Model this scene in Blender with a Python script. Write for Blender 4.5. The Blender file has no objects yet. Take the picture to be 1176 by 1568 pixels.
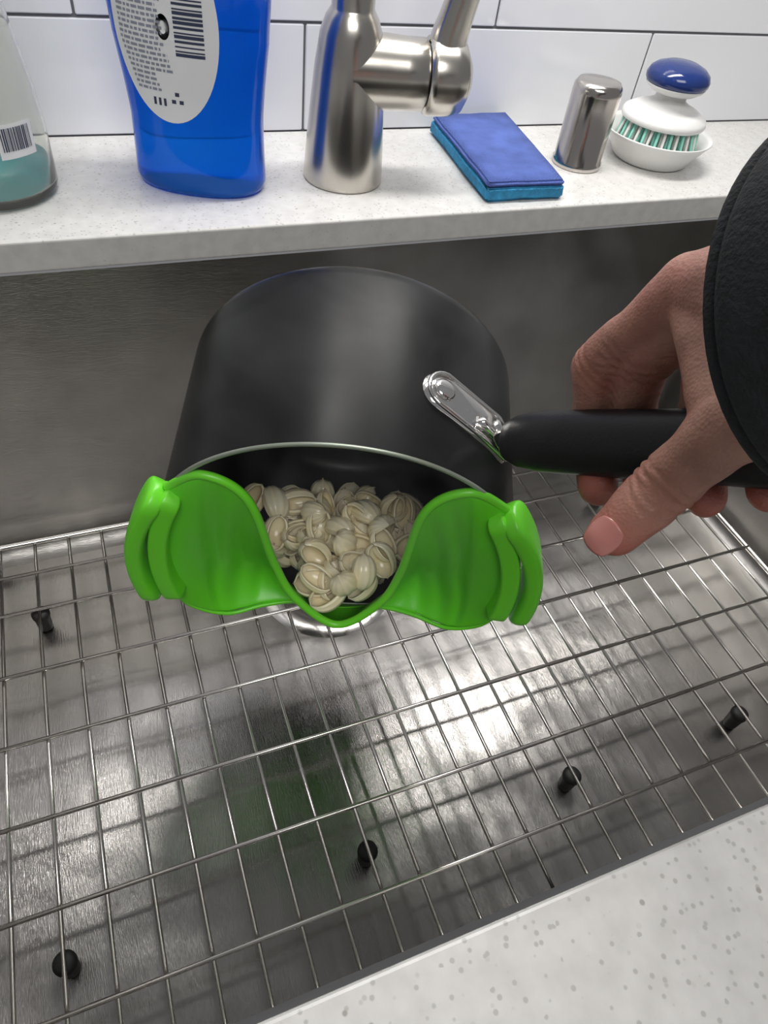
import bpy, bmesh, math, random
from mathutils import Vector, Matrix, noise
random.seed(7)
scene = bpy.context.scene
try:
    scene.view_settings.view_transform = 'Standard'
    scene.view_settings.look = 'None'
except Exception: pass

# ------------------------------------------------------------------ helpers
def link(o, parent=None):
    scene.collection.objects.link(o)
    if parent: o.parent = parent
    return o
def empty(name):
    e = bpy.data.objects.new(name, None); e.empty_display_size = .05
    return link(e)
def mk(name, verts, faces, mat=None, parent=None, smooth=True):
    me = bpy.data.meshes.new(name)
    me.from_pydata([tuple(v) for v in verts], [], faces); me.update()
    if smooth:
        for p in me.polygons: p.use_smooth = True
    o = bpy.data.objects.new(name, me)
    if mat: me.materials.append(mat)
    return link(o, parent)
def fixn(o):
    bm = bmesh.new(); bm.from_mesh(o.data)
    bmesh.ops.recalc_face_normals(bm, faces=bm.faces); bm.to_mesh(o.data); bm.free(); return o
def join(objs, name):
    dg = bpy.context.evaluated_depsgraph_get()
    bm = bmesh.new(); mats = []
    for o in objs:
        me = bpy.data.meshes.new_from_object(o.evaluated_get(dg))
        me.transform(o.matrix_world)
        idx = []
        for m in o.data.materials:
            if m not in mats: mats.append(m)
            idx.append(mats.index(m))
        for p in me.polygons: p.material_index = idx[p.material_index] if idx else 0
        bm.from_mesh(me)
    me = bpy.data.meshes.new(name); bm.to_mesh(me); bm.free()
    par = objs[0].parent
    for o in objs: bpy.data.objects.remove(o)
    for m in mats: me.materials.append(m)
    return link(bpy.data.objects.new(name, me), par)
def bake(o):
    dg = bpy.context.evaluated_depsgraph_get(); dg.update()
    me = bpy.data.meshes.new_from_object(o.evaluated_get(dg))
    o.modifiers.clear(); o.data = me; return o
def box(name, lo, hi, mat, parent=None, bev=0, seg=3):
    bm = bmesh.new(); bmesh.ops.create_cube(bm, size=1)
    for v in bm.verts:
        v.co = Vector([(lo[i]+hi[i])/2 + v.co[i]*(hi[i]-lo[i]) for i in range(3)])
    if bev: bmesh.ops.bevel(bm, geom=bm.edges[:], offset=bev, segments=seg, profile=.5, affect='EDGES')
    me = bpy.data.meshes.new(name); bm.to_mesh(me); bm.free(); me.materials.append(mat)
    return link(bpy.data.objects.new(name, me), parent)
def lathe(name, prof, mat, loc=(0,0,0), parent=None, seg=64, M=None, sub=0, sx=1, sy=1):
    vs=[];fs=[];n=len(prof)
    for j in range(seg):
        a=2*math.pi*j/seg
        for r,z in prof: vs.append(Vector((r*math.cos(a)*sx, r*math.sin(a)*sy, z)))
    for j in range(seg):
        k=(j+1)%seg
        for i in range(n-1): fs.append((j*n+i,k*n+i,k*n+i+1,j*n+i+1))
    M = M or Matrix.Translation(loc)
    bm=bmesh.new()
    o=mk(name,[M@v for v in vs],fs,mat,parent)
    bm.from_mesh(o.data); bmesh.ops.remove_doubles(bm,verts=bm.verts,dist=1e-6); bmesh.ops.recalc_face_normals(bm,faces=bm.faces); bm.to_mesh(o.data); bm.free()
    for p in o.data.polygons: p.use_smooth=True
    if sub:
        m=o.modifiers.new('s','SUBSURF');m.levels=m.render_levels=sub
    return o
def catmull(P,n,closed=False):
    out=[];N=len(P)
    P=[Vector(p) for p in P]
    rng=range(N if closed else N-1)
    for i in rng:
        g=(lambda k:P[k%N]) if closed else (lambda k:P[min(max(k,0),N-1)])
        p0,p1,p2,p3=g(i-1),g(i),g(i+1),g(i+2)
        for k in range(n):
            t=k/n
            out.append(.5*((2*p1)+(p2-p0)*t+(2*p0-5*p1+4*p2-p3)*t*t+(3*p1-p0-3*p2+p3)*t**3))
    if not closed: out.append(P[-1].copy())
    return out
def sweep(name,path,secs,mat,parent=None,up=Vector((0,0,1)),cap=True,closed=False,seg=20,power=2.0):
    vs=[];fs=[];N=len(path)
    prev=None
    for i,p in enumerate(path):
        if closed: t=(path[(i+1)%N]-path[i-1]).normalized()
        else: t=(path[min(i+1,N-1)]-path[max(i-1,0)]).normalized()
        u=up if prev is None else prev
        if callable(up): u=up(i,p)
        s=t.cross(u)
        if s.length<1e-6: s=t.orthogonal()
        s.normalize(); u=s.cross(t).normalized()
        if not callable(up): prev=u
        sec=secs[i] if isinstance(secs,list) else secs
        a,b=sec if isinstance(sec,tuple) else (sec,sec)
        for k in range(seg):
            an=2*math.pi*k/seg; c,sn=math.cos(an),math.sin(an)
            e=2/power
            vs.append(p+s*a*math.copysign(abs(c)**e,c)+u*b*math.copysign(abs(sn)**e,sn))
    for i in range(N if closed else N-1):
        j=(i+1)%N
        for k in range(seg):
            l=(k+1)%seg
            fs.append((i*seg+k,i*seg+l,j*seg+l,j*seg+k))
    if cap and not closed:
        fs.append(tuple(range(seg))); fs.append(tuple((N-1)*seg+k for k in range(seg)))
    return fixn(mk(name,vs,fs,mat,parent))
def tube(name,a,b,r,mat,parent=None,seg=10):
    return sweep(name,[Vector(a),Vector(b)],r,mat,parent,seg=seg)

class NB:
    def __init__(s,name):
        s.m=bpy.data.materials.new(name); s.m.use_nodes=True
        s.t=s.m.node_tree; s.b=s.t.nodes['Principled BSDF']
        s.tc=s.t.nodes.new('ShaderNodeTexCoord')
    def n(s,ty,**k):
        nd=s.t.nodes.new(ty)
        for a,b in k.items():
            if a in nd.inputs: nd.inputs[a].default_value=b
            else: setattr(nd,a,b)
        return nd
    def l(s,a,b): s.t.links.new(a,b)
    def mapping(s,scale=(1,1,1),rot=(0,0,0)):
        m=s.n('ShaderNodeMapping'); m.inputs['Scale'].default_value=scale; m.inputs['Rotation'].default_value=rot
        s.l(s.tc.outputs['Object'],m.inputs['Vector']); return m.outputs[0]
    def noise(s,scale,detail=4,vec=None,rough=.5):
        nd=s.n('ShaderNodeTexNoise'); nd.inputs['Scale'].default_value=scale; nd.inputs['Detail'].default_value=detail; nd.inputs['Roughness'].default_value=rough
        s.l(vec or s.tc.outputs['Object'],nd.inputs['Vector']); return nd.outputs[0]
    def ramp(s,fac,stops):
        r=s.n('ShaderNodeValToRGB'); s.l(fac,r.inputs[0]); cr=r.color_ramp
        while len(cr.elements)<len(stops): cr.elements.new(.5)
        for e,(p,c) in zip(cr.elements,stops):
            e.position=p; e.color=(c[0],c[1],c[2],1) if not isinstance(c,float) else (c,c,c,1)
        return r.outputs[0]
    def mix(s,fac,a,b):
        m=s.n('ShaderNodeMix',data_type='RGBA')
        for v,i in ((fac,0),(a,6),(b,7)):
            if hasattr(v,'links'): s.l(v,m.inputs[i])
            else: m.inputs[i].default_value = v if i==0 else (v[0],v[1],v[2],1)
        return m.outputs[2]
    def bump(s,h,st,dist=.001):
        b=s.n('ShaderNodeBump'); b.inputs['Strength'].default_value=st; b.inputs['Distance'].default_value=dist
        s.l(h,b.inputs['Height']); s.l(b.outputs[0],s.b.inputs['Normal'])
    def set(s,**k):
        for a,v in k.items():
            i=s.b.inputs[a.replace('_',' ')]
            if hasattr(v,'links'): s.l(v,i)
            elif isinstance(v,tuple): i.default_value=(v[0],v[1],v[2],1)
            else: i.default_value=v
        return s
def simple(name,col,rough=.5,metal=0,var=.08,scale=40,bump=0,bscale=300,**k):
    b=NB(name); nz=b.noise(scale)
    c2=tuple(max(0,c*(1-var*2)) for c in col)
    b.set(Base_Color=b.ramp(nz,[(.3,c2),(.7,col)]),Roughness=rough,Metallic=metal,**k)
    if bump: b.bump(b.noise(bscale,3),bump)
    return b.m

# ------------------------------------------------------------------ materials
def steel(name,col=.5,r0=.22,r1=.4,wav=.5,stretch=(3,60,60),dirt=.25,big=6,tint=(1,.98,.95),bst=.35):
    b=NB(name)
    br=b.noise(40,3,b.mapping(stretch))
    cl=b.noise(big,5)
    c=lambda f:tuple(f*t for t in tint)
    b.set(Metallic=1.0,Base_Color=b.ramp(cl,[(.3,c(col*(1-dirt))),(.7,c(col))]))
    mr=b.n('ShaderNodeMapRange'); b.l(br,mr.inputs[0]); mr.inputs[3].default_value=r0; mr.inputs[4].default_value=r1
    b.l(mr.outputs[0],b.b.inputs['Roughness'])
    add=b.n('ShaderNodeMath',operation='MULTIPLY_ADD'); b.l(b.noise(14,2),add.inputs[0]); add.inputs[1].default_value=wav*8; b.l(br,add.inputs[2])
    if bst: b.bump(add.outputs[0],bst,.0006)
    return b.m
M_sink=steel('sink_steel',.41,.19,.29,1.8,(60,4,60),dirt=.35,bst=.3,tint=(1,.965,.92))
M_sinkw=steel('sink_wall_steel',.44,.26,.40,.4,(4,60,60),dirt=.45,big=9,tint=(1,.97,.93))
M_rod=steel('grid_steel',.80,.15,.25,0,(20,20,20),.1,bst=0,tint=(1,.97,.93))
M_faucet=steel('brushed_nickel',.62,.2,.27,0,(1,1,.1),.05,tint=(1,.95,.87),bst=0)
M_cap=steel('polished_steel',.62,.12,.17,0,(1,1,.1),.05,tint=(1,.94,.88),bst=0)
M_brkt=steel('bracket_steel',.85,.06,.1,0,(20,20,20),.05,bst=0)

b=NB('quartz')
v=b.n('ShaderNodeTexVoronoi'); v.inputs['Scale'].default_value=420; b.l(b.tc.outputs['Object'],v.inputs['Vector'])
v2=b.n('ShaderNodeTexVoronoi'); v2.inputs['Scale'].default_value=230; b.l(b.tc.outputs['Object'],v2.inputs['Vector'])
f1=b.ramp(v.outputs['Distance'],[(.22,1.),(.36,0.)])
g1=b.ramp(v.outputs['Color'],[(.55,0.),(.62,1.)])
mul=b.n('ShaderNodeMath',operation='MULTIPLY'); b.l(f1,mul.inputs[0]); b.l(g1,mul.inputs[1])
f2=b.ramp(v2.outputs['Distance'],[(.14,1.),(.22,0.)])
g2=b.ramp(v2.outputs['Color'],[(.78,0.),(.82,1.)])
mul2=b.n('ShaderNodeMath',operation='MULTIPLY'); b.l(f2,mul2.inputs[0]); b.l(g2,mul2.inputs[1])
base=b.ramp(b.noise(120,5),[(.35,(.60,.59,.57)),(.65,(.67,.66,.64))])
c=b.mix(mul.outputs[0],base,(.47,.46,.44)); c=b.mix(mul2.outputs[0],c,(.36,.34,.31))
b.set(Base_Color=c,Roughness=.3); M_quartz=b.m

M_tile=simple('glossy_white_tile',(.80,.81,.84),.08,var=.02,scale=5)
M_grout=simple('grey_grout',(.16,.16,.17),.9)
nb=NB('black_nonstick'); nb.set(Base_Color=nb.ramp(nb.noise(9,4),[(.35,(.006,.006,.0065)),(.7,(.011,.011,.011))]),Roughness=nb.ramp(nb.noise(14,5),[(.3,.27),(.7,.38)]),Specular_IOR_Level=.14); M_black=nb.m
M_inner=simple('pot_interior',(.03,.03,.031),.35)
M_rimedge=simple('rim_bare_metal',(.5,.56,.46),.35,.6)
M_handle=simple('handle_soft_grip',(.010,.010,.011),.42,bump=.1,bscale=900,Specular_IOR_Level=.35)
M_green=simple('green_silicone',(.13,.68,.022),.36,var=.04,scale=25,bump=.04,bscale=500)
M_green2=simple('green_clip_plastic',(.16,.72,.03),.33,var=.03,scale=25)
b=NB('cooked_pasta'); b.set(Base_Color=b.ramp(b.noise(60,4),[(.3,(.90,.77,.48)),(.7,(.97,.89,.64))]),Roughness=.2,Subsurface_Weight=.3,Subsurface_Scale=.004)
b.b.inputs['Subsurface Radius'].default_value=(1,.8,.45); M_pasta=b.m
b=NB('blue_soap'); b.set(Base_Color=b.ramp(b.noise(12,2),[(.3,(.0,.12,.78)),(.7,(.01,.22,.98))]),Roughness=.08,Transmission_Weight=.55,IOR=1.3); M_soap=b.m
M_paper=simple('label_paper',(.82,.83,.85),.5,var=.02)
M_ink=simple('label_ink',(.03,.05,.16),.6)
M_inkp=simple('print_ink',(.04,.05,.10),.6)
M_inkg=simple('print_ink_grey',(.28,.30,.38),.6)
b=NB('clear_glass'); b.set(Base_Color=(.93,.94,.90),Roughness=.04,Transmission_Weight=.9,IOR=1.15); b.l(b.ramp(b.noise(8),[(.3,.03),(.7,.07)]),b.b.inputs['Roughness']); M_glass=b.m
b=NB('teal_liquid'); b.set(Base_Color=b.ramp(b.noise(20),[(.3,(.02,.40,.48)),(.7,(.04,.54,.60))]),Roughness=.1,Transmission_Weight=.3,IOR=1.33); M_teal=b.m
M_spt=simple('sponge_scour',(.095,.15,.46),.95,var=.14,scale=60,bump=.9,bscale=700)
M_spb=simple('sponge_foam',(.04,.32,.60),.9,var=.2,scale=200,bump=1,bscale=500)
M_white=simple('white_plastic',(.80,.80,.78),.3,var=.03)
M_knob=simple('navy_plastic',(.015,.035,.16),.12,var=.05)
M_brist=simple('mint_bristle',(.30,.74,.62),.5)
M_rubber=simple('black_rubber',(.012,.012,.012),.6)
M_cloth=simple('black_sleeve_cloth',(.010,.012,.015),.95,var=.3,scale=300,bump=.6,bscale=900)
M_nail=simple('fingernail',(.50,.20,.17),.25,var=.05)
b=NB('skin')
at=b.n('ShaderNodeVertexColor'); at.layer_name='red'
bs=b.ramp(b.noise(70,5),[(.3,(.29,.145,.105)),(.7,(.40,.22,.16))])
c=b.mix(at.outputs[0],bs,(.38,.09,.065))
b.set(Base_Color=c,Roughness=.5,Subsurface_Weight=.1,Subsurface_Scale=.003)
b.b.inputs['Subsurface Radius'].default_value=(1,.4,.2)
vv=b.n('ShaderNodeTexVoronoi'); vv.inputs['Scale'].default_value=900; b.l(b.tc.outputs['Object'],vv.inputs['Vector'])
b.bump(vv.outputs['Distance'],.3,.0006); M_skin=b.m

# ------------------------------------------------------------------ camera
H=.2088
cam=bpy.data.cameras.new('camera'); co=bpy.data.objects.new('camera',cam); link(co)
cx=Vector((.9296,-.3520,.1092)); cy=Vector((.1938,.7189,.6675)); cz=cx.cross(cy)
co.matrix_world=Matrix(((cx[0],cy[0],cz[0],0),(cx[1],cy[1],cz[1],0),(cx[2],cy[2],cz[2],H),(0,0,0,1)))
cam.sensor_fit='VERTICAL'; cam.sensor_height=36; cam.lens=36*1065.8/1568; cam.clip_start=.005
scene.camera=co

# ------------------------------------------------------------------ room shell
YW=.5621; LF=.4150; NF=.0228; SR=.505; SL=-.26
wall=box('grout_backing',(-.9,YW+.0015,-.05),(1.3,YW+.03,1.1),M_grout)
bm=bmesh.new()
z=0.0
row=0
while z<1.05:
    h=.0715 if row==0 else .0762
    x0=.1692-.3048*4+(.1524 if row%2 else 0)
    for k in range(8):
        a=x0+k*.3048
        r=bmesh.ops.create_cube(bm,size=1)
        lo=(a+.0009,YW,z+.0009); hi=(a+.3048-.0009,YW+.006,z+h-.0009)
        for v in r['verts']: v.co=Vector([(lo[i]+hi[i])/2+v.co[i]*(hi[i]-lo[i]) for i in range(3)])
    z+=h; row+=1
bmesh.ops.bevel(bm,geom=bm.edges[:],offset=.0006,segments=2,affect='EDGES')
me=bpy.data.meshes.new('tiles'); bm.to_mesh(me); bm.free(); me.materials.append(M_tile)
tl=link(bpy.data.objects.new('tiles',me))
wb=empty('wall_back'); wall.parent=wb; tl.parent=wb
ct=empty('countertop')
box('back_ledge',(-.9,LF,-.019),(1.3,YW+.001,0),M_quartz,ct,.0015)
box('front_slab',(-.9,-.35,-.019),(1.3,NF,0),M_quartz,ct,.0015)
box('right_slab',(SR,NF-.001,-.019),(1.3,LF+.001,-.0002),M_quartz,ct)
box('left_slab',(-.9,NF-.001,-.019),(SL,LF+.001,-.0002),M_quartz,ct)

FZ=-.2555
DX,DY=.125,.322
def sinkbasin():
    x0,x1,y0,y1=SL+.004,SR-.004,NF+.004,LF-.0005
    rc=.016
    def ring(ins,z,r):
        pts=[]
        for (cx_,cy_,a0) in ((x1-ins-r,y1-ins-r,0),(x0+ins+r,y1-ins-r,90),(x0+ins+r,y0+ins+r,180),(x1-ins-r,y0+ins+r,270)):
            for k in range(7):
                a=math.radians(a0+15*k); pts.append(Vector((cx_+r*math.cos(a),cy_+r*math.sin(a),z)))
        return pts
    rings=[ring(0,-.0195,rc),ring(0,-.10,rc),ring(0,FZ+.014,rc)]
    for k in range(1,7):
        a=k*math.pi/12; rings.append(ring(.014*(1-math.cos(a)),FZ+.014-.014*math.sin(a),rc))
    vs=[p for r in rings for p in r]; n=28; fs=[]
    for i in range(len(rings)-1):
        for k in range(n): fs.append((i*n+k,i*n+(k+1)%n,(i+1)*n+(k+1)%n,(i+1)*n+k))
    o=mk('basin_walls',vs,fs,M_sinkw)
    fv=[];ff=[];nx,ny=60,34
    for j in range(ny+1):
        for i in range(nx+1):
            x=x0+.014+(x1-x0-.028)*i/nx; y=y0+.014+(y1-y0-.028)*j/ny
            d=math.hypot(x-DX,y-DY)
            edge=min(i,nx-i,j,ny-j)
            dz=-.003*max(0,1-d/.12) if edge>0 else 0
            if edge>1: dz+=.0005*math.sin(i*.7+.4*j)*math.sin(j*.6)
            fv.append((x,y,FZ+dz))
    for j in range(ny):
        for i in range(nx):
            a=j*(nx+1)+i; ff.append((a,a+1,a+nx+2,a+nx+1))
    o2=mk('basin_floor',fv,ff,M_sink)
    return o,o2
sk=empty('kitchen_sink')
for o in sinkbasin(): o.parent=sk
lathe('drain',[(.0,-.008),(.030,-.008),(.034,-.001),(.036,.0015),(.052,.0022),(.057,.0)],M_rod,(DX,DY,FZ-.002),sk)
for k in range(10):
    a=k*.628; tube('drain_slot',(DX+.012*math.cos(a),DY+.012*math.sin(a),FZ-.009),(DX+.026*math.cos(a),DY+.026*math.sin(a),FZ-.009),.0015,M_rubber,sk)

# grid rack
GZ=-.2335
parts=[]
gx0,gx1,gy0,gy1=-.235,.489,.047,.402
xs=[.0099+.0243*i for i in range(-10,20)]
ys=[.0833,.1339,.1845,.235,.2855,.336,.3700]
for x in xs: parts.append(tube('r',(x,gy0,GZ-.0013),(x,gy1,GZ-.0013),.00125,M_rod))
for y in ys: parts.append(tube('r',(gx0,y,GZ+.0013),(gx1,y,GZ+.0013),.0014,M_rod))
R_=.012; fr=[]
for (cx_,cy_,a0) in ((gx1-R_,gy1-R_,0),(gx0+R_,gy1-R_,90),(gx0+R_,gy0+R_,180),(gx1-R_,gy0+R_,270)):
    for q in range(6): a=math.radians(a0+18*q); fr.append(Vector((cx_+R_*math.cos(a),cy_+R_*math.sin(a),GZ)))
parts.append(sweep('r',fr,.0022,M_rod,closed=True,seg=10))
rack=join(parts,'rods')
rk=empty('sink_grid_rack'); rack.parent=rk
for (x,y) in ((-.0873,.336),(.2286,.108),(.0828,.108),(-.0873,.108),(.2529,.336),(.40,.336),(.3744,.108),(-.2,.11),(-.2,.336)):
    lathe('rubber_foot',[(0,0),(.0042,0),(.005,.003),(.0055,.014),(.0062,.0155),(.0062,.0185),(.004,.0205),(0,.0205)],M_rubber,(x,y,FZ),rk,seg=20)
for (x,y) in ((-.125,.402),(.176,.047),(.40,.402)):
    sweep('bumper',[Vector((x-.012,y,GZ)),Vector((x-.010,y,GZ)),Vector((x+.010,y,GZ)),Vector((x+.012,y,GZ))],[.0025,.0042,.0042,.0025],M_rubber,rk)

# ------------------------------------------------------------------ saucepan
C=Vector((.0836,.2034,-.0572)); E1=Vector((.9147,-.3989,.0646)).normalized(); NN=Vector((-.3738,-.896,-.2396)).normalized()
E1=(E1-NN*E1.dot(NN)).normalized(); E2=-(NN.cross(E1)).normalized()
def L(x,y,n): return C+(E1*x+E2*y+NN*n)*.001
def Ld(x,y,n): return (E1*x+E2*y+NN*n)
PM=Matrix(((E1[0],-E2[0],NN[0],C[0]),(E1[1],-E2[1],NN[1],C[1]),(E1[2],-E2[2],NN[2],C[2]),(0,0,0,1)))
pot=empty('saucepan')
R=.086; LEN=.1045
prof=[(0,-LEN),(.04,-LEN),(R-.012,-LEN)]
for k in range(1,7):
    a=k*math.pi/12; prof.append((R-.012+.012*math.sin(a),-LEN+.012*(1-math.cos(a))))
prof+=[(R,-.07),(R,-.03),(R,-.001)]
lathe('outer_shell',prof,M_black,M=PM,parent=pot,seg=128)
lathe('rolled_rim',[(R,-.001),(R-.0002,0),(R-.0018,0),(R-.002,-.001)],M_rimedge,M=PM,parent=pot,seg=128)
prof=[(R-.002,-.001),(R-.002,-.05),(R-.002,-LEN+.014),(R-.006,-LEN+.006),(R-.012,-LEN+.003),(0,-LEN+.003)]
lathe('inner_lining',prof,M_inner,M=PM,parent=pot,seg=128)
def cyl(s,n,r=87.2):
    a=s/86.; return L(r*math.cos(a),-r*math.sin(a),n)
s1,n1=86*math.radians(60),-38; s2,n2=86*math.radians(35.5),-37; s3,n3=86*math.radians(33),-29; s4,n4=86*math.radians(48),-31
pts=[]
for (s,n,r) in ((s1,n1,9.5),(s2,n2,7.5),(s3,n3,6),(s4,n4,7)):
    for k in range(24): a=k*math.pi/12; pts.append((s+r*math.cos(a),n+r*math.sin(a)))
def hull2(P):
    P=sorted(set(P)); lo=[];up=[]
    cr=lambda o,a,b:(a[0]-o[0])*(b[1]-o[1])-(a[1]-o[1])*(b[0]-o[0])
    for p in P:
        while len(lo)>1 and cr(lo[-2],lo[-1],p)<=0: lo.pop()
        lo.append(p)
    for p in reversed(P):
        while len(up)>1 and cr(up[-2],up[-1],p)<=0: up.pop()
        up.append(p)
    return lo[:-1]+up[:-1]
hp=hull2(pts)
cen=(sum(p[0] for p in hp)/len(hp),sum(p[1] for p in hp)/len(hp))
vs=[];fs=[];lev=[0,.25,.5,.75,.93,1.0]; N=len(hp)
for t in lev[1:]:
    for p in hp: vs.append(cyl(cen[0]+(p[0]-cen[0])*t,cen[1]+(p[1]-cen[1])*t,88.3 if t<.95 else 86.2))
vs.append(cyl(cen[0],cen[1],88.3))
for i in range(len(lev)-2):
    for k in range(N): fs.append((i*N+k,i*N+(k+1)%N,(i+1)*N+(k+1)%N,(i+1)*N+k))
for k in range(N): fs.append((len(vs)-1,k,(k+1)%N))
fixn(mk('handle_bracket',vs,fs,M_brkt,pot))
loop=[cyl(cen[0]+(p[0]-cen[0])*.93,cen[1]+(p[1]-cen[1])*.93,88.5) for p in hp]
sweep('bracket_edge',loop,.0011,M_brkt,pot,closed=True,seg=8)
for (s,n) in ((s1,n1),(s2,n2)):
    a=s/86.; zz=Ld(math.cos(a),-math.sin(a),0); xx=NN; yy=zz.cross(xx); p=cyl(s,n,88.)
    RM=Matrix(((xx[0],yy[0],zz[0],p[0]),(xx[1],yy[1],zz[1],p[1]),(xx[2],yy[2],zz[2],p[2]),(0,0,0,1)))
    lathe('rivet',[(.0052,0),(.005,.0014),(.0035,.0021),(0,.0023)],M_brkt,M=RM,parent=pot,seg=32)
hA=Vector((.143,.176,.022)); hB=Vector((.170,.110,.072)); hd=(hB-hA).normalized()
upv=Vector((.194,.719,.6675))
st=cyl(s3-2,n3,88.5)
sweep('bracket_stem',catmull([cyl(s4,n4,88),st,hA-hd*.002,hA+hd*.012],4),(.005,.0025),M_brkt,pot,up=upv,seg=16)
hs=[(0,5.5,4.5),(2,8.2,6.3),(8,10.5,8),(20,12,9),(40,12.3,9.3),(70,12,9.3),(100,12.3,9.5),(130,13,9.5),(148,12.5,9),(156,9,7),(158,5,4)]
path=[hA+hd*(a*.001) for a,_,_ in hs]
sweep('handle_grip',path,[(c_*.001,b_*.001) for a,b_,c_ in hs],M_handle,pot,up=upv,seg=32,power=2.5)

# ------------------------------------------------------------------ strainer
stn=empty('clip_on_strainer')
cols=[((-74,-44,0),(-84,-8,8),(-85,30,19)),((-56,-57,0),(-76,6,8),(-78,49,20)),((-38,-43,3),(-62,22,3),(-61,60,19)),
      ((-30,4,12),(-43,42,-5),(-42,62,12)),((-20,26,21),(-25,50,6),(-24,64,8)),((1,41,28),(0,58,20),(0,70,8))]
cols=cols+[tuple((-p[0]+(2 if i==0 else 0),p[1],p[2]) for i,p in enumerate(cc)) for cc in cols[-2::-1]]
K=20
tops=catmull([c_[0] for c_ in cols],K); mids=catmull([c_[1] for c_ in cols],K); bots=catmull([c_[2] for c_ in cols],K)
S=len(tops); T=28
vs=[];fs=[]
sg_=lambda x: 1/(1+math.exp(-max(-40,min(40,x))))
for i in range(S):
    a,m,bb=tops[i],mids[i],bots[i]
    ctrl=2*m-(a+bb)/2
    u=i/(S-1); uu=min(u,1-u)
    for j in range(T+1):
        t=j/T
        p=(1-t)**2*a+2*t*(1-t)*ctrl+t*t*bb
        f0=.10+.075*min(1,t/.5)
        w=math.sin(math.pi*min(1,max(0,t)))**.6 if 0<t<1 else 0
        h_=3.6*sg_((f0-uu)/.0030)*w
        if uu>f0: h_+=1.0*math.sin((uu-f0)*110+t*5)*w*sg_((.31-uu)/.02)*sg_((uu-f0-.012)/.006)
        p=p+Vector((0,-.45,.9))*h_
        vs.append(L(*p))
    for rr,nn in ((89.5,2),(89,-14)):
        ang=math.radians(186-192*u)
        vs.append(L(rr*math.cos(ang),rr*math.sin(ang),nn))
W=T+3
for i in range(S-1):
    for j in range(W-1): fs.append((i*W+j,(i+1)*W+j,(i+1)*W+j+1,i*W+j+1))
sb=fixn(mk('strainer_body',vs,fs,M_green,stn))
m=sb.modifiers.new('sol','SOLIDIFY'); m.thickness=.0018; m.offset=0
m=sb.modifiers.new('sub','SUBSURF'); m.levels=m.render_levels=1
sweep('spout_lip',[L(*p) for p in tops],.0021,M_green2,stn,seg=12)
sweep('hem_bead',[L(*p) for p in bots],.0012,M_green2,stn,seg=10)
for sg,nm in ((-1,'clip_left'),(1,'clip_right')):
    def arc(r0,r1,a0,a1,n0,n1,k=24,bul=0):
        out=[]
        for i in range(k+1):
            t=i/k; a=math.radians(a0+(a1-a0)*t); rr=r0+(r1-r0)*t+bul*math.sin(math.pi*t); out.append(L(sg*rr*math.cos(a),rr*math.sin(a),n0+(n1-n0)*t))
        return out
    upf=lambda i,p: (p-C-NN*(p-C).dot(NN)).normalized()
    def prof_(k,a,bb,sh=9):
        out=[]
        for i in range(k+1):
            t=i/k; e=min(1,sh*t,sh*(1-t)); e=math.sqrt(max(.05,1-(1-e)**2)); out.append((a*e,bb*e**.4))
        return out
    k=36
    sweep(nm+'_inner_jaw',arc(83,88,-32,22,1,19,k,bul=-1.5),prof_(k,.008,.0047,12),M_green2,stn,up=upf,seg=32,power=7)
    sweep(nm+'_finger_tab',arc(88.5,98.5,-31,20,1,19,k,bul=1.2),prof_(k,.0105,.0046),M_green2,stn,up=upf,seg=32,power=4)
    mid=arc(86,93,-24,-24,3,3,1)
    sweep(nm+'_hinge',[mid[0],mid[1]],.0045,M_green2,stn,seg=16)

# ------------------------------------------------------------------ pasta
def shell_mesh(op,wid):
    V=[];F=[];nu,nv=15,34
    for layer,off in ((0,0),(1,-.085)):
        for i in range(nu):
            u=-1+2*i/(nu-1)
            pr=math.sqrt(max(.0,1-abs(u)**2.2))*wid+.05
            for j in range(nv):
                w=-1+2*j/(nv-1)
                th=w*math.radians(op)
                r=pr*(1-.26*abs(w)**3)+off+(.026*math.cos(j*math.pi*.5)*min(1,pr*2) if layer==0 else 0)
                r*=1+.10*math.cos(th)
                V.append(Vector((u*(1-.1*abs(w)),r*math.sin(th),-r*math.cos(th)*.85+.14*u*u)))
    def id(l,i,j): return l*nu*nv+i*nv+j
    for l in (0,1):
        for i in range(nu-1):
            for j in range(nv-1): F.append((id(l,i,j),id(l,i+1,j),id(l,i+1,j+1),id(l,i,j+1)))
    for i in range(nu-1):
        F.append((id(0,i,0),id(0,i+1,0),id(1,i+1,0),id(1,i,0))); F.append((id(0,i,nv-1),id(0,i+1,nv-1),id(1,i+1,nv-1),id(1,i,nv-1)))
    for j in range(nv-1):
        F.append((id(0,0,j),id(0,0,j+1),id(1,0,j+1),id(1,0,j))); F.append((id(0,nu-1,j),id(0,nu-1,j+1),id(1,nu-1,j+1),id(1,nu-1,j)))
    return V,F
SH=[shell_mesh(112,.68),shell_mesh(130,.64),shell_mesh(92,.76)]
from mathutils import Euler
V=[];F=[]
def place(x,y,n,sz):
    if random.random()<.6:
        d=Vector((random.gauss(0,.45),random.gauss(-.35,.45),1)).normalized()   # mouth upward
        e=d.to_track_quat('Z','Y').to_matrix()@Euler((0,0,random.uniform(0,6.3))).to_matrix()
    else: e=Euler((random.uniform(0,6.3),random.uniform(0,6.3),random.uniform(0,6.3))).to_matrix()
    b0=len(V); p=L(x,y,n); SV,SF=random.choice(SH)
    for v in SV: V.append(p+e@(v*sz))
    for f in SF: F.append(tuple(a+b0 for a in f))
n=-72
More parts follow.
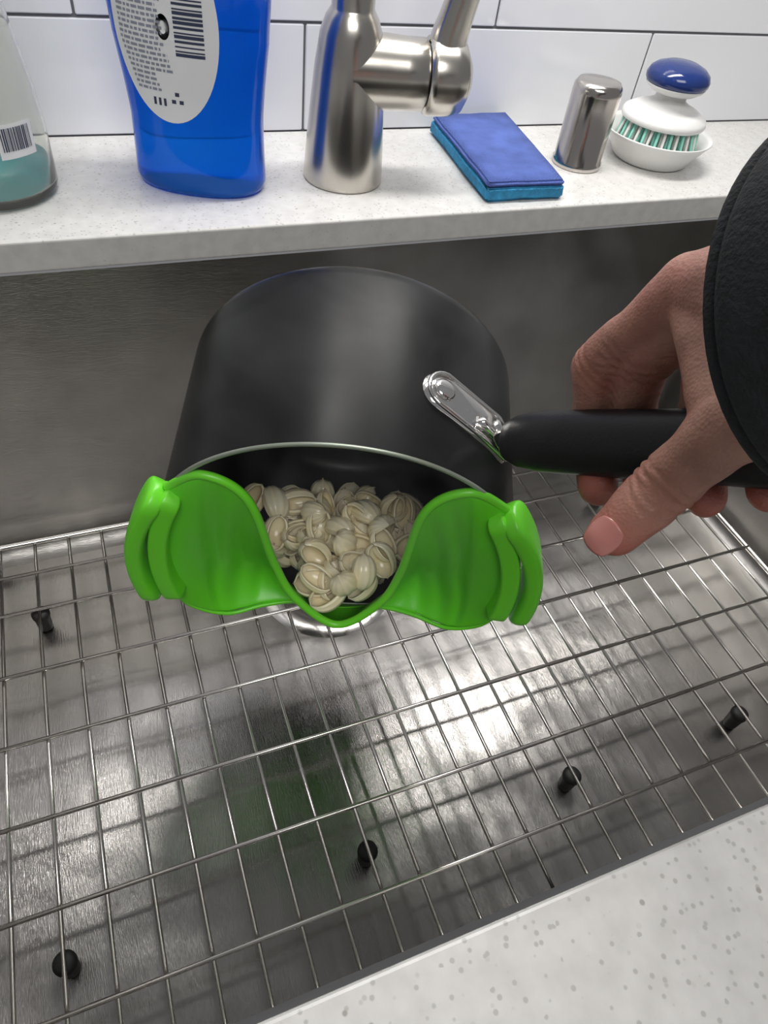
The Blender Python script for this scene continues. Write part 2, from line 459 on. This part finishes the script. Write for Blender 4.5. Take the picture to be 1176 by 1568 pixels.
while n<20:
    for lay in range(3):
        x=-76
        while x<76:
            xx=x+random.uniform(-4,4); nn=n+random.uniform(-4,4)
            y=(24.4-.24*nn)/.9687+lay*10+random.uniform(-3.5,4)+4+ (0 if nn<-5 else 3)+max(0,-nn-42)*1.0
            lim=200
            if nn>-12: lim=25-(nn+12)*.45
            ok=True
            if nn>6: y=28+random.uniform(-2,2)+lay*7; ok=lay<2
            if nn>14: ok=False
            if ok and math.hypot(xx,y)<71 and abs(xx)<lim: place(xx,y,nn,random.uniform(.0098,.0122))
            x+=12.5
    n+=11
pasta=fixn(mk('pasta_shells',V,F,M_pasta))

# ------------------------------------------------------------------ steam rising out of the pan
bm=bmesh.new(); bmesh.ops.create_icosphere(bm,subdivisions=4,radius=1)
for v in bm.verts:
    s_=1+.18*noise.noise(v.co*1.7)
    v.co=Vector((v.co.x*.115*s_,v.co.y*.075*s_,v.co.z*.115*s_))+Vector((.125,.215,-.01))
me=bpy.data.meshes.new('steam'); bm.to_mesh(me); bm.free()
sm=bpy.data.materials.new('steam_vapour'); sm.use_nodes=True; t=sm.node_tree; t.nodes.clear()
out=t.nodes.new('ShaderNodeOutputMaterial'); pv=t.nodes.new('ShaderNodeVolumePrincipled'); pv.inputs['Color'].default_value=(.95,.97,1,1); pv.inputs['Anisotropy'].default_value=.2
tc=t.nodes.new('ShaderNodeTexCoord'); nz=t.nodes.new('ShaderNodeTexNoise'); nz.inputs['Scale'].default_value=20; nz.inputs['Detail'].default_value=3; nz.inputs['Distortion'].default_value=1.2
mr=t.nodes.new('ShaderNodeMapRange'); mr.inputs[1].default_value=.46; mr.inputs[2].default_value=.78; mr.inputs[3].default_value=0; mr.inputs[4].default_value=2.8
t.links.new(tc.outputs['Object'],nz.inputs['Vector']); t.links.new(nz.outputs[0],mr.inputs[0]); t.links.new(mr.outputs[0],pv.inputs['Density']); t.links.new(pv.outputs[0],out.inputs['Volume'])
me.materials.append(sm); link(bpy.data.objects.new('steam',me))

# ------------------------------------------------------------------ hand
J=dict(iM=(169,145,107),iP=(160,161,68),iD=(164,154,40),iT=(156,133,34),mM=(174,133,118),mP=(167,149,76),mD=(170,142,50),mT=(164,119,45),
 rM=(184,116,127),rP=(176,129,87),rD=(179,124,63),rT=(170,103,56),pM=(190,102,131),pP=(182,111,96),pD=(184,107,77),pT=(176,90,70),
 w=(172,73,152),tC=(166,82,126),tM=(154,99,91),tI=(149,104,65),tT=(137,103,48),heel=(187,73,133))
J={k:Vector(v)*.001 for k,v in J.items()}
hbm=bmesh.new()
def hull(sph):
    b2=bmesh.new()
    for p,r in sph:
        s=bmesh.ops.create_icosphere(b2,subdivisions=3,radius=r*.001)
        for v in s['verts']: v.co+=p
    h=bmesh.ops.convex_hull(b2,input=b2.verts)
    for g in h['geom_interior']:
        if isinstance(g,bmesh.types.BMVert) and g.is_valid: b2.verts.remove(g)
    me=bpy.data.meshes.new('t'); b2.to_mesh(me); b2.free(); hbm.from_mesh(me)
for f,(a,bb,c_,d_) in dict(i=(11,9.4,8.2,7.2),m=(11,9.6,8.3,7.3),r=(10.5,9.1,8,7),p=(9.5,8.1,7.1,6.2)).items():
    m_,p_,dd,t_=J[f+'M'],J[f+'P'],J[f+'D'],J[f+'T']
    mid=(m_+p_)/2
    hull([(m_,a),(mid,(a+bb)/2-1)]); hull([(mid,(a+bb)/2-1),(p_,bb)])
    hull([(p_,bb),((p_+dd)/2,(bb+c_)/2-.9)]); hull([((p_+dd)/2,(bb+c_)/2-.9),(dd,c_)])
    hull([(dd,c_),(t_,d_)])
w=J['w']
hull([(J['iM'],10.5),(J['mM'],11),(w,17),(J['tC'],13)])
hull([(J['iM'],9),(J['mM'],9),((J['iM']+J['iP'])/2,5.5),((J['mM']+J['mP'])/2,5.5)])
hull([(J['mM'],11),(J['rM'],10.5),(w,17)]); hull([(J['rM'],10.5),(J['pM'],10),(w,17),(J['heel'],14)])
hull([(J['tC'],13),(J['heel'],14),(w,17)])
hull([(J['tC'],14),(J['tM'],10.8)]); hull([(J['tM'],10.8),((J['tM']+J['tI'])/2,9.3)]); hull([((J['tM']+J['tI'])/2,9.3),(J['tI'],10.2)])
hull([(J['tI'],10.2),((J['tI']+J['tT'])/2,9.2)]); hull([((J['tI']+J['tT'])/2,9.2),(J['tT'],7.8)])
web=(J['iM']*.55+J['tM']*.45)
hull([(J['tM'],8.5),(J['tC'],11),(web,4.5),(J['iM'],8)])
fa1=Vector((.166,.045,.178)); fa2=Vector((.166,.010,.206))
hull([(w,17),(fa1,21)]); hull([(fa1,21),(fa2,25)])
me=bpy.data.meshes.new('skin'); hbm.to_mesh(me); hbm.free(); me.materials.append(M_skin)
hand=empty('right_hand')
ho=link(bpy.data.objects.new('hand_surface',me),hand)
m=ho.modifiers.new('r','REMESH'); m.mode='VOXEL'; m.voxel_size=.001; m.use_smooth_shade=True
m=ho.modifiers.new('s','SMOOTH'); m.factor=.5; m.iterations=9
bake(ho)
if not ho.data.materials: ho.data.materials.append(M_skin)
ca=ho.data.color_attributes.new('red','FLOAT_COLOR','POINT')
ho.data.update()
vn=[v.normal.copy() for v in ho.data.vertices]
tips=[J['iT'],J['mT'],J['rT'],J['pT'],J['tT']]; kn=[J[a+'P'] for a in 'imrp']+[J['tI']]+[J[a+'M'] for a in 'imrp']
for v in ho.data.vertices:
    r=0
    for t in tips: r=max(r,.8*math.exp(-((v.co-t).length/.014)**2))
    for t in kn: r=max(r,.45*math.exp(-((v.co-t).length/.012)**2))
    r=min(1,r+.3*max(0,noise.noise(v.co*60)))
    ca.data[v.index].color=(r,r,r,1)
    for a_,b_ in (('iM','iP'),('iP','iD'),('mM','mP'),('mP','mD'),('rP','rD'),('tM','tI'),('tI','tT')):
        ax=(J[b_]-J[a_]).normalized(); rel=v.co-J[b_] if b_ in('iP','mP','tI','iD') else v.co-J[a_]
        if rel.length<.016:
            s_=rel.dot(ax)+.0006*noise.noise(v.co*300)
            v.co-=vn[v.index]*.00055*(math.exp(-((s_)/.0007)**2)+.8*math.exp(-((s_-.003)/.0007)**2)+.8*math.exp(-((s_+.0032)/.0007)**2))
    v.co+=vn[v.index]*.0006*noise.noise(v.co*110)
for p in ho.data.polygons: p.use_smooth=True
def nail(name,tip,prev,toward,r,wd,ln):
    d=(tip-prev).normalized(); nrm=toward-d*toward.dot(d); nrm.normalize(); sd=d.cross(nrm)
    vs=[];fs=[];a,b_=14,14
    for i in range(a+1):
        u=-1+2*i/a
        for j in range(b_+1):
            v_=-1+2*j/b_
            uu=u*math.sqrt(1-.45*v_*v_); vv=v_*math.sqrt(1-.35*u*u)
            th=uu*wd/r
            p=tip+d*(vv*ln+.0015)+nrm*(r*math.cos(th))+sd*(r*math.sin(th))-nrm*(.0018*max(0,vv)**2)
            vs.append(p)
    for i in range(a):
        for j in range(b_): q=i*(b_+1)+j; fs.append((q,q+1,q+b_+2,q+b_+1))
    o=fixn(mk(name,vs,fs,M_nail,hand)); m=o.modifiers.new('s','SOLIDIFY'); m.thickness=.0008; m.offset=0
nail('thumbnail',J['tT'],J['tI'],Vector((-.85,-.25,.30)),.0083,.0058,.0060)

# sleeve
sl=empty('sweater_sleeve')
cpath=catmull([Vector((.1586,.089,.1355)),Vector((.159,.051,.169)),Vector((.166,.012,.204)),Vector((.215,-.075,.265)),Vector((.31,-.22,.34)),Vector((.42,-.36,.40))],8)
secs=[]
for i,p in enumerate(cpath):
    t=i/(len(cpath)-1); r=.0448+.014*t+ .0012*math.sin(i*1.3)
    if i==0: r=.0433
    secs.append((r,r*.98))
o=sweep('sleeve_cloth',cpath,secs,M_cloth,sl,cap=False,seg=64)
m=o.modifiers.new('s','SOLIDIFY'); m.thickness=.003; m.offset=-1
m=o.modifiers.new('u','SUBSURF'); m.levels=m.render_levels=1
ax=(cpath[1]-cpath[0]).normalized(); s_=ax.cross(Vector((0,0,1))).normalized(); u_=s_.cross(ax)
sweep('cuff_hem',[cpath[0]+(s_*math.cos(a)+u_*math.sin(a))*.0422 for a in [k*math.pi/32 for k in range(64)]],.0026,M_cloth,sl,closed=True,seg=12)

# ------------------------------------------------------------------ ledge objects
fa=empty('kitchen_faucet'); fx,fy=.1735,.4775
lathe('faucet_body',[(0,0),(.0265,0),(.0275,.001),(.0275,.003),(.0265,.02),(.0245,.045),(.0222,.07),(.0195,.088),(.0165,.096),(.0145,.099),(.0138,.100),(.0132,.101),(.0132,.13)],M_faucet,(fx,fy,0),fa,seg=96)
gp=catmull([Vector((fx,fy,.125)),Vector((fx,fy,.25)),Vector((fx,fy-.01,.36)),Vector((fx,fy-.06,.43)),Vector((fx,fy-.12,.43)),Vector((fx,fy-.165,.38)),Vector((fx,fy-.17,.33))],8)
sweep('gooseneck_spout',gp,.0125,M_faucet,fa,up=Vector((1,0,0)),seg=32)
sweep('spray_head',[Vector((fx,fy-.17,.335)),Vector((fx,fy-.172,.30)),Vector((fx,fy-.174,.26))],[.014,.016,.018],M_faucet,fa,up=Vector((1,0,0)),seg=32)
vd=Vector((.975,-.22,.0)).normalized(); vo=Vector((fx,fy,.0675))
def axm(o_,z_,up_=Vector((0,0,1))):
    x_=up_.cross(z_).normalized(); y_=z_.cross(x_)
    return Matrix(((x_[0],y_[0],z_[0],o_[0]),(x_[1],y_[1],z_[1],o_[1]),(x_[2],y_[2],z_[2],o_[2]),(0,0,0,1)))
lathe('valve_housing',[(.0225,.0),(.0215,.02),(.0208,.035),(.0208,.048),(.0200,.0488)],M_faucet,M=axm(vo,vd),parent=fa,seg=64)
lathe('valve_cap',[(.0188,.048),(.0188,.050),(.0222,.0505),(.0228,.054),(.0225,.066),(.020,.074),(.012,.0785),(0,.0795)],M_faucet,M=axm(vo,vd),parent=fa,seg=64)
lp=catmull([vo+vd*.062+Vector((0,0,.008)),vo+vd*.062+Vector((0,0,.022)),vo+vd*.066+Vector((0,0,.040)),vo+vd*.078+Vector((0,.002,.09)),vo+vd*.084+Vector((0,.004,.14))],6)
sweep('lever',lp,[(.0135-.006*i/len(lp),.0125-.006*i/len(lp)) for i in range(len(lp))],M_faucet,fa,up=Vector((0,1,0)),seg=24)

bt=empty('dish_soap_bottle'); bc=Vector((.0765,.481,0)); rot=-math.atan2(.033,.0737)
bx=Vector((math.cos(rot),math.sin(rot),0)); by=Vector((-bx.y,bx.x,0))
BP=[(0,36,22),(.002,40,25.5),(.006,41.5,27),(.02,41,27),(.042,40.5,26.5),(.06,42,27),(.085,45,28),(.11,46.5,28.5),(.14,46,28),(.17,42,26),(.195,33,22),(.21,20,17),(.218,14,14),(.224,13,13)]
def bdim(z):
    for i in range(len(BP)-1):
        if BP[i][0]<=z<=BP[i+1][0]:
            t=(z-BP[i][0])/(BP[i+1][0]-BP[i][0]); t=t*t*(3-2*t) if i>5 else t
            return (BP[i][1]+(BP[i+1][1]-BP[i][1])*t, BP[i][2]+(BP[i+1][2]-BP[i][2])*t)
def bsurf(th,z,off=0):
    a,b2=bdim(z); c_,s_=math.cos(th),math.sin(th); e=.88
    return bc+bx*((a+off)*.001*math.copysign(abs(c_)**e,c_))+by*((b2+off)*.001*math.copysign(abs(s_)**e,s_))+Vector((0,0,z))
zz=[0,.001,.002,.004,.006]+[.006+.218*i/50 for i in range(1,51)]
zz=[min(z,.2239) for z in zz]
vs=[];fs=[];sg=72
for z in zz:
    for k in range(sg): vs.append(bsurf(2*math.pi*k/sg,z))
for i in range(len(zz)-1):
    for k in range(sg): fs.append((i*sg+k,i*sg+(k+1)%sg,(i+1)*sg+(k+1)%sg,(i+1)*sg+k))
fs.append(tuple(range(sg))); fs.append(tuple((len(zz)-1)*sg+k for k in range(sg)))
fixn(mk('bottle_body',vs,fs,M_soap,bt))
lathe('bottle_cap',[(.0,.0),(.016,0),(.0165,.018),(.012,.03),(.007,.034),(0,.034)],M_white,bc+Vector((0,0,.222)),bt,seg=48)
def lab(a,h,off):
    z=.088+h*.001
    aa,_=bdim(z); c_=max(-.98,min(.98,(a-6)/(aa))); e=.88
    c0=math.copysign(abs(c_)**(1/e),c_); th=-math.acos(c0)
    return bsurf(th,z,off)
def labquad(name,a0,a1,h0,h1,mat,off=.5):
    na=max(1,int(abs(a1-a0)/3)); vs=[];fs=[]
    for i in range(na+1):
        for h in (h0,(h0+h1)/2,h1): vs.append(lab(a0+(a1-a0)*i/na,h,off))
    for i in range(na):
        for j in range(2): fs.append((i*3+j,i*3+j+1,i*3+j+4,i*3+j+3))
    return mk(name,vs,fs,mat,bt)
vs=[lab(-2,5,.3)];fs=[]
rs=8;ks=64
for r_ in range(1,rs+1):
    for k in range(ks):
        a=2*math.pi*k/ks; vs.append(lab(30*r_/rs*math.cos(a)-2,5+49*r_/rs*math.sin(a),.3))
for k in range(ks): fs.append((0,1+k,1+(k+1)%ks))
for r_ in range(rs-1):
    for k in range(ks): fs.append((1+r_*ks+k,1+r_*ks+(k+1)%ks,1+(r_+1)*ks+(k+1)%ks,1+(r_+1)*ks+k))
mk('oval_label',vs,fs,M_paper,bt)
q=[]
q.append(labquad('q',-27,22,25,31,M_ink))
for i in range(20):
    h=22-i*2.6
    a0=-28+max(0,(-h-5))*.33; ln=random.uniform(22,26) if h>-18 else 14
    x=a0
    while x<a0+ln:
        wd=random.uniform(1.2,4); q.append(labquad('q',x,min(x+wd,a0+ln),h,h+1.3,M_inkg)); x+=wd+.8
for i in range(14):
    h=-8+i*2.2
    q.append(labquad('q',4,20,h,h+random.choice([.7,1.2,1.6]),M_inkp))
for k in range(3): q.append(labquad('q',-12+3*k,-10.5+3*k,-35,-31,M_inkp))
for ax_,ay_ in ((0,-32),(4.4,-32),(2.2,-28)):
    q.append(labquad('q',ax_-1.2,ax_+1.2,ay_-1.0,ay_+1.0,M_inkp))
join(q,'label_print')

gb=empty('glass_soap_dispenser'); gc=(-.0475,.4835,0)
lathe('glass_body',[(0,.0),(.030,0),(.0335,.002),(.035,.006),(.035,.035),(.033,.06),(.0285,.09),(.024,.12),(.018,.15),(.013,.17),(.013,.19),(.0115,.19),(.0115,.17),(.0165,.15),(.0225,.12),(.027,.09),(.0315,.06),(.0335,.035),(.0335,.008),(.031,.005),(0,.005)],M_glass,gc,gb,seg=72)
lathe('soap_liquid',[(0,.0053),(.031,.0053),(.0332,.008),(.0333,.018),(0,.018)],M_teal,gc,gb,seg=72)
lathe('pump_collar',[(0,.185),(.016,.185),(.016,.203),(.006,.206),(.005,.235),(0,.235)],M_cap,gc,gb,seg=40)
sweep('pump_spout',[Vector(gc)+Vector((0,0,.236)),Vector(gc)+Vector((.02,-.02,.24)),Vector(gc)+Vector((.035,-.035,.232))],.004,M_cap,gb)
def cylp(cn,r,a,z): return Vector((cn[0]+r*math.cos(a),cn[1]+r*math.sin(a),z))
def cq(a0,a1,z0,z1,r,mat):
    n_=6; vs=[];fs=[]
    for i in range(n_+1):
        a=a0+(a1-a0)*i/n_
        vs.append(cylp(gc,r,a,z0)); vs.append(cylp(gc,r,a,z1))
    for i in range(n_): fs.append((2*i,2*i+2,2*i+3,2*i+1))
    return mk('c',vs,fs,mat,gb)
A0=math.radians(-75)
q=[cq(A0,A0+.62,.030,.048,.0356,M_paper)]
x=A0+.06
while x<A0+.55:
    wd=random.choice([.008,.016,.022]); q.append(cq(x,x+wd,.034,.046,.0358,M_inkp)); x+=wd+random.choice([.01,.018])
join(q,'barcode_sticker')

sp=empty('kitchen_sponge')
def slab(name,z0,z1,mat,ins=0,bev=.002):
    q=[(.262+ins,.4255+ins),(.3255-ins,.4245+ins),(.3435-ins,.556-ins),(.274+ins,.553-ins)]
    bm=bmesh.new(); bv=[bm.verts.new((x,y,z0)) for x,y in q]; tv=[bm.verts.new((x,y,z1)) for x,y in q]
    bm.faces.new(bv[::-1]); bm.faces.new(tv)
    for i in range(4): bm.faces.new((bv[i],bv[(i+1)%4],tv[(i+1)%4],tv[i]))
    bmesh.ops.bevel(bm,geom=bm.edges[:],offset=bev,segments=3,affect='EDGES')
    bmesh.ops.triangulate(bm,faces=bm.faces)
    bmesh.ops.subdivide_edges(bm,edges=bm.edges[:],cuts=5,use_grid_fill=True)
    for v in bm.verts: v.co+=Vector((noise.noise(v.co*90),noise.noise(v.co*90+Vector((5,5,5))),.5*noise.noise(v.co*60+Vector((9,0,0)))))*.0011
    me=bpy.data.meshes.new(name); bm.to_mesh(me); bm.free(); me.materials.append(mat)
    for p in me.polygons: p.use_smooth=True
    return link(bpy.data.objects.new(name,me),sp)
slab('foam_layer',.0005,.0112,M_spb); slab('scouring_layer',.0100,.0142,M_spt,.0004,.0015)

lathe('metal_air_gap_cap',[(0,0),(.0192,0),(.0196,.001),(.0196,.004),(.0186,.005),(.0186,.052),(.0182,.0565),(.016,.0595),(.012,.0602),(0,.0602)],M_cap,(.3735,.4835,0),seg=72)

pb=empty('palm_dish_brush'); pc=Vector((.449,.488,0))
lathe('holder_dish',[(0,.001),(.028,.0),(.031,.002),(.036,.010),(.0425,.019),(.0445,.0215),(.044,.0225),(.041,.020),(.034,.011),(.028,.005),(0,.004)],M_white,pc,pb,seg=72)
q=[]
for ring,(nr,r0) in enumerate(((36,.0315),(28,.026),(22,.020),(14,.013))):
    for k in range(nr):
        a=2*math.pi*k/nr+ring*.1; d=Vector((math.cos(a),math.sin(a),0)); mt=M_brist if k%2 else M_white
        q.append(tube('b',pc+d*(r0*.93)+Vector((0,0,.030)),pc+d*(r0*1.08)+Vector((random.uniform(-1,1)*.0008,random.uniform(-1,1)*.0008,.011)),.0012,mt,pb,seg=6))
join(q,'bristles')
lathe('brush_head',[(0,.029),(.030,.029),(.0335,.030),(.0342,.032),(.033,.035),(.026,.039),(.018,.042),(.0125,.045),(.0115,.05),(.012,.054),(0,.054)],M_white,pc,pb,seg=72)
lathe('knob_ring',[(0,.050),(.018,.051),(.0225,.054),(.0235,.056),(0,.056)],M_white,pc,pb,seg=72)
lathe('knob',[(0,.055),(.022,.055),(.0245,.058),(.0248,.061),(.023,.065),(.019,.068),(.012,.0705),(0,.0715)],M_knob,pc,pb,seg=72)

# ------------------------------------------------------------------ light
def area(name,loc,target,sx,sy,power,col=(1,1,1)):
    l=bpy.data.lights.new(name,'AREA'); l.shape='RECTANGLE'; l.size=sx; l.size_y=sy; l.energy=power; l.color=col
    o=link(bpy.data.objects.new(name,l)); o.location=loc
    o.rotation_euler=(Vector(target)-Vector(loc)).to_track_quat('-Z','Y').to_euler(); return o
area('under_cabinet_light',(.26,.46,.52),(.26,.38,0),.45,.08,3.6,(1,.98,.95))
area('ceiling_light',(-.15,-.75,1.3),(.15,.25,-.05),.9,.6,13,(1,.98,.95))
wd=bpy.data.worlds.new('world'); scene.world=wd; wd.use_nodes=True
bg=wd.node_tree.nodes['Background']; bg.inputs[0].default_value=(.97,.97,1,1); bg.inputs[1].default_value=.19
